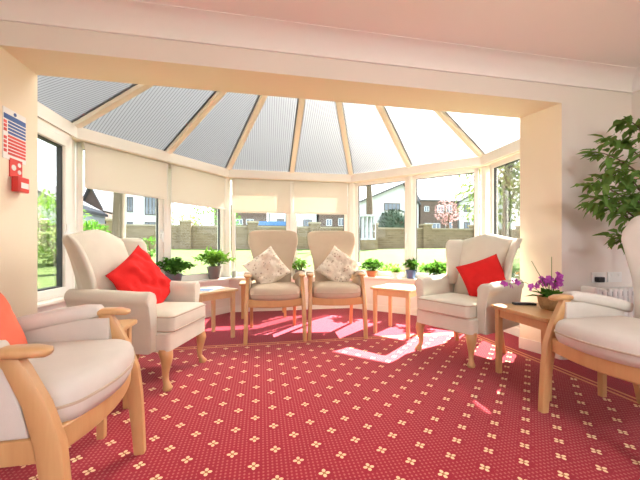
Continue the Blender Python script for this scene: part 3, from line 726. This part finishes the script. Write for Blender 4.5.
o = thing('fire_alarm_call_point', 'red fire alarm call point below the fire notice', 'fire alarm', (XJL+.0005, 2.285, 1.36))
MB().bx(0, .006, -.05, .05, .0, .115).build('backing_plate', 'signred', o)
m = MB(); m.sweep([(.006, -.022, .06), (.008, -.022, .06)], (.018, .018), 14); m.sweep([(.006, .024, .085), (.008, .024, .085)], (.014, .014), 14); m.sweep([(.006, .024, .04), (.008, .024, .04)], (.014, .014), 14); m.build('pictograms', 'whiteplastic', o)
bx_ = MB().bx(0.0065, .05, -.045, .045, -.09, .005).build('box', 'callred', o, bevel=.006)
MB().bx(.050, .052, -.028, .034, -.065, -.03).build('white_label', 'whiteplastic', bx_)

# ------------------------------------------------------------------ garden
def gz(x, y):
    r = math.hypot(x-.4, y-2.0); t = max(0, min(1, (r-3.5)/14)); return -.14+1.02*t*t*(3-2*t)*.35+1.02*t*.65
g = MB(); n = 72; ext = 70; vs = []; fs = []
co = [pw(-1+2*k/n, 2.2)*ext for k in range(n+1)]
for x in co:
    for y in co:
        X_, Y_ = x+.4, y+2.0; vs.append((X_, Y_, gz(X_, Y_)))
for i in range(n):
    for j in range(n): fs.append((i*(n+1)+j, (i+1)*(n+1)+j, (i+1)*(n+1)+j+1, i*(n+1)+j+1))
g.add(vs, fs); tag(g.build('lawn', 'grass', smooth=180), kind='structure')
def seg_wall(name, label, cat, a, c, z0, z1, th, mat, cop, pil, piln, pilh):
    a, c = Vector(a), Vector(c); L = (c-a).length; ang = math.atan2(c.y-a.y, c.x-a.x)
    o = thing(name, label, cat, (a.x, a.y, 0), ang)
    MB().bx(0, L, -th/2, th/2, z0, z1).build('panel', mat, o)
    if cop: MB().bx(0, L, -th/2-.04, th/2+.04, z1, z1+.08).build('coping', cop, o)
    for k in range(piln):
        x = L*(k+.5)/piln; q = MB().bx(x-pil/2, x+pil/2, -pil/2, pil/2, z0, z1+pilh).build('pillar', mat, o)
        if cop: MB().bx(x-pil/2-.05, x+pil/2+.05, -pil/2-.05, pil/2+.05, z1+pilh, z1+pilh+.1).build('cap', cop, q)
    return o
seg_wall('garden_wall', 'weathered brick garden wall with pillars across the far lawn', 'wall', (-13.5, 19), (20, 19), .6, 2.15, .25, 'gwall', 'stone', .6, 9, .25)
seg_wall('garden_fence', 'weathered board fence along the right side of the lawn', 'fence', (16.5, 18.5), (9.5, 3.5), .2, 1.55, .06, 'fence', None, .10, 8, .05)
seg_wall('garden_fence', 'brown board fence at the far left beyond the glazed door', 'fence', (-15, 6), (-13.8, 18.6), .3, 1.75, .06, 'fence', None, .10, 7, .05)
def win(house, x0, x1, z0, z1, y, frame, mull=1, face=-1):
    f = .09; m = MB()
    m.bx(x0, x1, y-.05, y+.03, z0, z0+f); m.bx(x0, x1, y-.05, y+.03, z1-f, z1); m.bx(x0, x0+f, y-.05, y+.03, z0, z1); m.bx(x1-f, x1, y-.05, y+.03, z0, z1)
    for k in range(mull): xm = x0+(x1-x0)*(k+1)/(mull+1); m.bx(xm-f/2, xm+f/2, y-.05, y+.03, z0, z1)
    q = m.build('window', frame, house); MB().bx(x0+.05, x1-.05, y-.02, y+.02, z0+.05, z1-.05).build('pane', 'pane', q)
def house(label, px0, px1, eave, ridge, Y, wall, wins, gable=None, depth=7, frame='render', roofm='slatel', hip=0):
    """a two-storey house: front on Y; eave/ridge are photo rows measured there"""
    x0, ze = on_y(px0, eave, Y); x1, _ = on_y(px1, eave, Y); zr = on_y((px0+px1)/2, ridge, Y)[1]; cx = (x0+x1)/2
    o = thing('house', label, 'house', (cx, Y, .8)); w_ = (x1-x0)/2; ze -= .8; zr -= .8
    if gable:                               # gable end towards us
        ax = on_y(gable, ridge, Y)[0]-cx
        MB().loft([[(-w_, y, 0), (w_, y, 0), (w_, y, ze), (ax, y, zr), (-w_, y, ze)] for y in (0, depth)]).build('wall', wall, o)
        t = .25; m = MB()
        sl = (zr-ze)/(ax+w_); e = .12
        for s_, xe in ((-1, -w_-e), (1, w_+e)):
            zz = ze-e*(zr-ze)/abs((w_ if s_ > 0 else -w_)-ax)
            m.loft([[(xe, y, zz), (ax, y, zr), (ax, y, zr+t), (xe, y, zz+t)] for y in (-.5, depth+.2)])
        m.build('roof', roofm, o)
    else:
        MB().bx(-w_, w_, 0, depth, 0, ze).build('wall', wall, o)
        m = MB(); e = .1
        m.loft([[(x, -e, ze-.1), (x, depth+e, ze-.1), (x, depth+e, ze+.08), (x+hp, depth/2, zr), (x, -e, ze+.08)] for x, hp in ((-w_-e, hip), (w_+e, -hip))])
        m.build('roof', roofm, o)
    for a, c, t, bt, mu in wins:
        xa, zt = on_y(a, t, Y); xb, zb = on_y(c, bt, Y); win(o, xa-cx, xb-cx, zb-.8, zt-.8, -.02, frame, mu)
    return o
house('brick house with white windows seen under the blind behind the left tall chair', 214, 267, 205, 190, 39, 'hbrick', [(236, 243, 219, 225, 1), (246, 254, 219, 225, 1), (222, 228, 219, 225, 1)])
house('white house with dark windows seen between the two tall chairs', 269.5, 316.5, 200, 188, 39, 'render', [(277, 284, 219, 225, 1), (290, 295, 219, 227, 0), (303, 312, 219.5, 227, 2)], frame='darkframe')
house('dark brick house seen under the blind behind the right tall chair', 319, 352, 204, 188, 39, 'hbrick', [(326, 332, 219, 226, 1), (338, 344, 218, 226, 1)])
house('white gabled house left of the bay door mullion', 359, 418.5, 203, 184, 39, 'render', [(384, 400, 203, 211, 3), (384, 400, 222, 229, 3)], gable=403, frame='darkframe')
house('grey roofed brick house behind the blossom tree', 420.5, 457.5, 200, 184, 39, 'hbrick', [(424, 429, 206, 212, 1), (437, 444, 205, 213, 1), (446, 452, 205, 213, 1), (424, 440, 223, 229, 3), (445, 452, 222, 229, 1)], hip=1)
house('white house with two dark windows at the right of the terrace', 459.5, 512, 202, 184, 39, 'render', [(464, 470, 205, 212, 1), (464, 470, 222, 229, 1), (478, 486, 205, 212, 1)], frame='darkframe', gable=490)
house('white house with bay windows behind the thick tree trunk', 118, 174, 178, 160, 30, 'render', [(127, 133, 197, 212, 1), (145, 156, 196, 215, 2), (145, 156, 222, 236, 2), (127, 133, 222, 236, 1)], frame='slatel')
house('steep roofed brick house left of the thick tree trunk', 82, 104, 208, 186, 34, 'hbrick', [(89, 95, 212, 220, 1)], gable=92)
# the left house is seen through the door: it stands off to the side
hs = thing('house', 'pale gabled house in the trees seen through the glazed door', 'house', (-18.4, 27, .8))
MB().loft([[(-3.7, y, 0), (3.7, y, 0), (3.7, y, 3.2), (0, y, 5.5), (-3.7, y, 3.2)] for y in (0, 6.2)]).build('wall', 'render', hs)
m = MB()
for s_ in (-1, 1): m.loft([[(s_*3.9, y, 3.08), (0, y, 5.5), (0, y, 5.75), (s_*3.9, y, 3.33)] for y in (-.3, 6.4)])
m.build('roof', 'slatel', hs)
win(hs, -.7, .7, 3.2, 4.3, -.02, 'darkframe', 1); win(hs, -2.6, -1.0, .9, 2.2, -.02, 'darkframe', 1); win(hs, 1.0, 2.6, .9, 2.2, -.02, 'darkframe', 1)
o = thing('garden_shed', 'low shed with a blue roof behind the garden wall', 'shed', (*on_y(272, 224, 23)[:1], 23, .8))
MB().bx(-1.4, 1.4, 0, 2, 0, 1.75).build('wall', 'fence', o); MB().bx(-1.55, 1.55, -.15, 2.15, 1.75, 2.05).build('roof', 'bluepaint', o)
x, _ = on_y(368, 240, 17.5)  # upright box of white panes on a brick base
o = thing('glazed_box', 'tall white paned glazed box on a brick base before the garden wall', 'garden cabinet', (x, 17.5, gz(x, 17.5)-.05))
MB().bx(-.5, .5, -.3, .3, 0, .62).build('base', 'gwall', o)
m = MB(); m.bx(-.4, .4, -.25, .25, 1.98, 2.08); m.bx(-.4, .4, -.25, .25, .62, .72)
for k in range(4): m.bx(-.4+.25*k, -.35+.25*k, -.25, -.2, .7, 2.0); m.bx(-.4+.25*k, -.35+.25*k, .2, .25, .7, 2.0)
for k in range(2): m.bx(-.4, .4, -.25, -.2, 1.1+.42*k, 1.14+.42*k)
m.build('frame', 'render', o); MB().bx(-.38, .38, -.21, -.19, .72, 1.98).build('pane', 'glass', o); MB().bx(-.4, .4, .2, .22, .72, 1.98).build('back_board', 'render', o)
# trees
def crown(m, c, r, n, L, W, rnd, shell=.5):
    for k in range(n):
        v = Vector((rnd.gauss(0, 1), rnd.gauss(0, 1), rnd.gauss(0, 1))).normalized()*(shell+(1-shell)*rnd.random())
        p = Vector(c)+Vector((v.x*r[0], v.y*r[1], v.z*r[2])); m.leaf(p, v+Vector((rnd.uniform(-.8, .8), rnd.uniform(-.8, .8), rnd.uniform(-.8, .5))), L*rnd.uniform(.7, 1.3), W, .2)
def tree(name, label, x, y, h, tr, lean_, crowns, mat, bark, n, L, W, seed, nbr=10):
    rnd = random.Random(seed); z0 = gz(x, y)-.05; o = thing(name, label, 'tree', (x, y, z0))
    P = [(lean_*t*t+.04*math.sin(5*t), .03*math.cos(4*t), h*t) for t in (0, .05, .2, .4, .6, .8, 1)]
    MB().sweep(P, [(tr*q, tr*q) for q in (1.35, 1.1, 1, .9, .75, .5, .2)], 12).build('trunk', bark, o, smooth=60)
    b_ = MB()
    for k in range(nbr):
        c, r = crowns[k % len(crowns)]; t = rnd.uniform(.35, .9); p0 = Vector((lean_*t*t, 0, h*t)); e = Vector(c)+Vector((rnd.uniform(-.8, .8)*r[0], rnd.uniform(-.8, .8)*r[1], rnd.uniform(-.6, .8)*r[2]))
        md = p0.lerp(e, .5)+Vector((0, 0, .2*r[2])); b_.sweep([p0, p0.lerp(md, .6), md, md.lerp(e, .6), e], [(tr*.35, tr*.35), (tr*.28, tr*.28), (tr*.2, tr*.2), (tr*.12, tr*.12), (tr*.05, tr*.05)], 6)
    b_.build('branches', bark, o)
    if n:
        m = MB()
        for c, r in crowns: crown(m, c, r, n, L, W, rnd)
        m.build('foliage', mat, o)
    return o
p = at(117, 240, 9.0); tree('tree', 'thick pale tree trunk on the lawn behind the left wing armchair', p.x, p.y, 7.5, .17, .35, [((.5, 0, 6.8), (2.2, 2.2, 1.6))], 'olive', 'bark', 260, .16, .08, 1)
p = at(505, 240, 11.0); tree('tree', 'pale spring tree seen through the right end window', p.x, p.y, 5.2, .13, .2, [((-.2, 0, 2.6), (1.6, 1.5, 1.3)), ((.5, .3, 3.9), (2.0, 1.6, 1.5)), ((1.2, -.6, 2.6), (1.5, 1.4, 1.4))], 'olive', 'bark', 1000, .16, .095, 2, 18)
p = at(474, 240, 15.0); tree('bare_tree', 'bare branched tree rising over the garden wall at right', p.x+.6, p.y, 7.0, .11, -.3, [((-.8, 0, 5.0), (1.5, 1.2, 1.6)), ((.4, 0, 5.8), (1.4, 1.2, 1.4))], 'olive', 'bark2', 0, .1, .05, 3, 26)
p = at(448, 225, 23.0); tree('blossom_tree', 'pink blossom tree behind the garden wall', p.x, p.y, 2.6, .08, .1, [((0, 0, 2.75), (1.0, .9, .95))], 'blossom', 'bark2', 420, .13, .1, 4, 12)
p = at(369, 225, 21.0); o = tree('tree', 'straight brown tree trunk before the white gabled house', p.x, p.y, 6.4, .26, .0, [((0, 0, 7.2), (1.4, 1.4, 1.2))], 'olive', 'bark', 160, .14, .07, 5, 5)
p = at(394, 240, 21.5); o = thing('conifer_bush', 'rounded dark conifer behind the garden wall', 'bush', (p.x, p.y, .75))
m = MB(); rnd = random.Random(5); MB().lathe([(.9, 0), (1.1, .5), (1.15, 1.3), (1.0, 2.0), (.7, 2.5), (.3, 2.75), (.02, 2.8)], 18).build('core', 'dkleaf', o, smooth=60)
for k in range(900):
    z = rnd.uniform(0, 2.75); rr = lerp([(0, .9), (.5, 1.1), (1.3, 1.15), (2.0, 1.0), (2.5, .7), (2.8, .1)], z); a = rnd.uniform(0, 2*PI); m.leaf((rr*math.cos(a), rr*math.sin(a), z), (math.cos(a), math.sin(a), 1), .2, .09, .1)
m.build('foliage', 'dkleaf', o)
def shrub(label, x, y, r, h, n, mat, seed, L=.12, W=.06, z=None):
    rnd = random.Random(seed); o = thing('garden_shrub', label, 'shrub', (x, y, (gz(x, y)-.03) if z is None else z), 0, 'garden shrubs'); m = MB(); st = MB()
    for k in range(9):
        a = rnd.uniform(0, 6.3); st.sweep([(0, 0, 0), (r*.4*math.cos(a), r*.4*math.sin(a), h*.5), (r*.8*math.cos(a), r*.8*math.sin(a), h*.85)], (.012, .012), 5)
    st.build('stems', 'bark2', o)
    for k in range(n):
        v = Vector((rnd.gauss(0, 1), rnd.gauss(0, 1), rnd.gauss(0, 1))).normalized()*(.55+.45*rnd.random()); q = Vector((v.x*r, v.y*r, h*.52+v.z*h*.5))
        m.leaf(q, v+Vector((rnd.uniform(-.7, .7), rnd.uniform(-.7, .7), rnd.uniform(-.3, .7))), L*rnd.uniform(.7, 1.3), W, .2)
    m.build('foliage', mat, o); return o
p = at(44, 240, 12.5); shrub('large green shrub beyond the lawn seen through the glazed door', p.x, p.y, 1.5, 2.4, 800, 'leaf2', 21, .2, .11)
p = at(59, 240, 9.5); shrub('smaller dull green shrub beside the large one through the glazed door', p.x, p.y, .5, 1.1, 300, 'olive', 22, .2, .11)
p = at(94, 240, 12); shrub('dark shrub left of the thick tree trunk', p.x, p.y, 0.5, 1.3, 320, 'leaf', 23, .18, .1)
p = at(212, 240, 24); shrub('green bushy crown behind the garden wall left of the bay post', p.x, p.y, 2.2, 3.4, 700, 'leaf', 24, .25, .14)
p = at(183, 240, 20.5); shrub('pale shrub behind the garden wall above the leafy pot plants', p.x, p.y, 1.4, 2.4, 500, 'olive', 25, .2, .11)
p = at(151, 240, 13); shrub('brown green shrub in front of the wall right of the thick trunk', p.x, p.y, .55, .8, 300, 'leaf', 26)
for px, d_, r_, lab in ((352, 6.6, .32, 'low yellow green shrub outside behind the right tall chair'), (391, 6.9, .30, 'low yellow green shrub outside behind the white pot'), (430, 6.8, .34, 'low yellow green shrub outside left of the right wing armchair'), (452, 6.2, .30, 'low yellow green shrub outside just behind the right wing armchair')):
    p = at(px, 250, d_); shrub(lab, p.x, p.y, r_, .62, 320, 'leaf2', px, .09, .05)

# ------------------------------------------------------------------ light
w = bpy.data.worlds.new('sky'); S.world = w; w.use_nodes = True; nt = w.node_tree; nt.nodes.clear()
out = nt.nodes.new('ShaderNodeOutputWorld'); bg = nt.nodes.new('ShaderNodeBackground'); tc = nt.nodes.new('ShaderNodeTexCoord'); sp = nt.nodes.new('ShaderNodeSeparateXYZ')
nt.links.new(tc.outputs['Generated'], sp.inputs[0]); z = E(nt, sp.outputs[2]).mx(0).op('POWER', .6)
c = mixc(nt, z, (1, 1, 1), (.78, .88, 1.0)); nt.links.new(c, bg.inputs[0]); bg.inputs[1].default_value = 1.6; nt.links.new(bg.outputs[0], out.inputs[0])
sun = bpy.data.objects.new('sun', bpy.data.lights.new('sun', 'SUN')); COL.objects.link(sun)
sun.data.energy = 19.0; sun.data.angle = R(.6); sun.data.color = (1, .96, .90)
az, el = R(41), R(42.5); sd = Vector((math.cos(az)*math.cos(el), math.sin(az)*math.cos(el), math.sin(el)))
sun.rotation_euler = sd.to_track_quat('Z', 'Y').to_euler(); sun.location = sd*40
# fill lamp added out of view behind the camera to brighten the ceiling
o = thing('added_fill_lamp', 'round white fill lamp, added out of view', 'lamp', (1.2, -.9, ZC))
m, nt2, out2 = new_mat('added fill lamp glow'); em = nt2.nodes.new('ShaderNodeEmission'); em.inputs[0].default_value = (.95, .97, 1, 1); em.inputs[1].default_value = 34; nt2.links.new(em.outputs[0], out2.inputs[0]); MT['lamp'] = m
MB().lathe([(.012, -.30)] + [(.15*math.sin(R(a)), -.45+.15*math.cos(R(a))) for a in range(15, 180, 15)] + [(.005, -.60)], 28).build('globe', 'lamp', o, smooth=80)
MB().lathe([(.05, -.03), (.055, -.001), (.01, -.001)], 20).build('ceiling_rose', 'whiteplastic', o); MB().sweep([(0, 0, -.02), (0, 0, -.30)], (.004, .004), 8).build('cord', 'whiteplastic', o)

vs_ = S.view_settings; vs_.view_transform = 'Standard'; vs_.look = 'None'; vs_.gamma = 1; vs_.use_curve_mapping = False; vs_.exposure = 1.7
cy_ = S.cycles; cy_.use_denoising = True; cy_.max_bounces = 10; cy_.diffuse_bounces = 6; cy_.transparent_max_bounces = 16; cy_.sample_clamp_indirect = 6
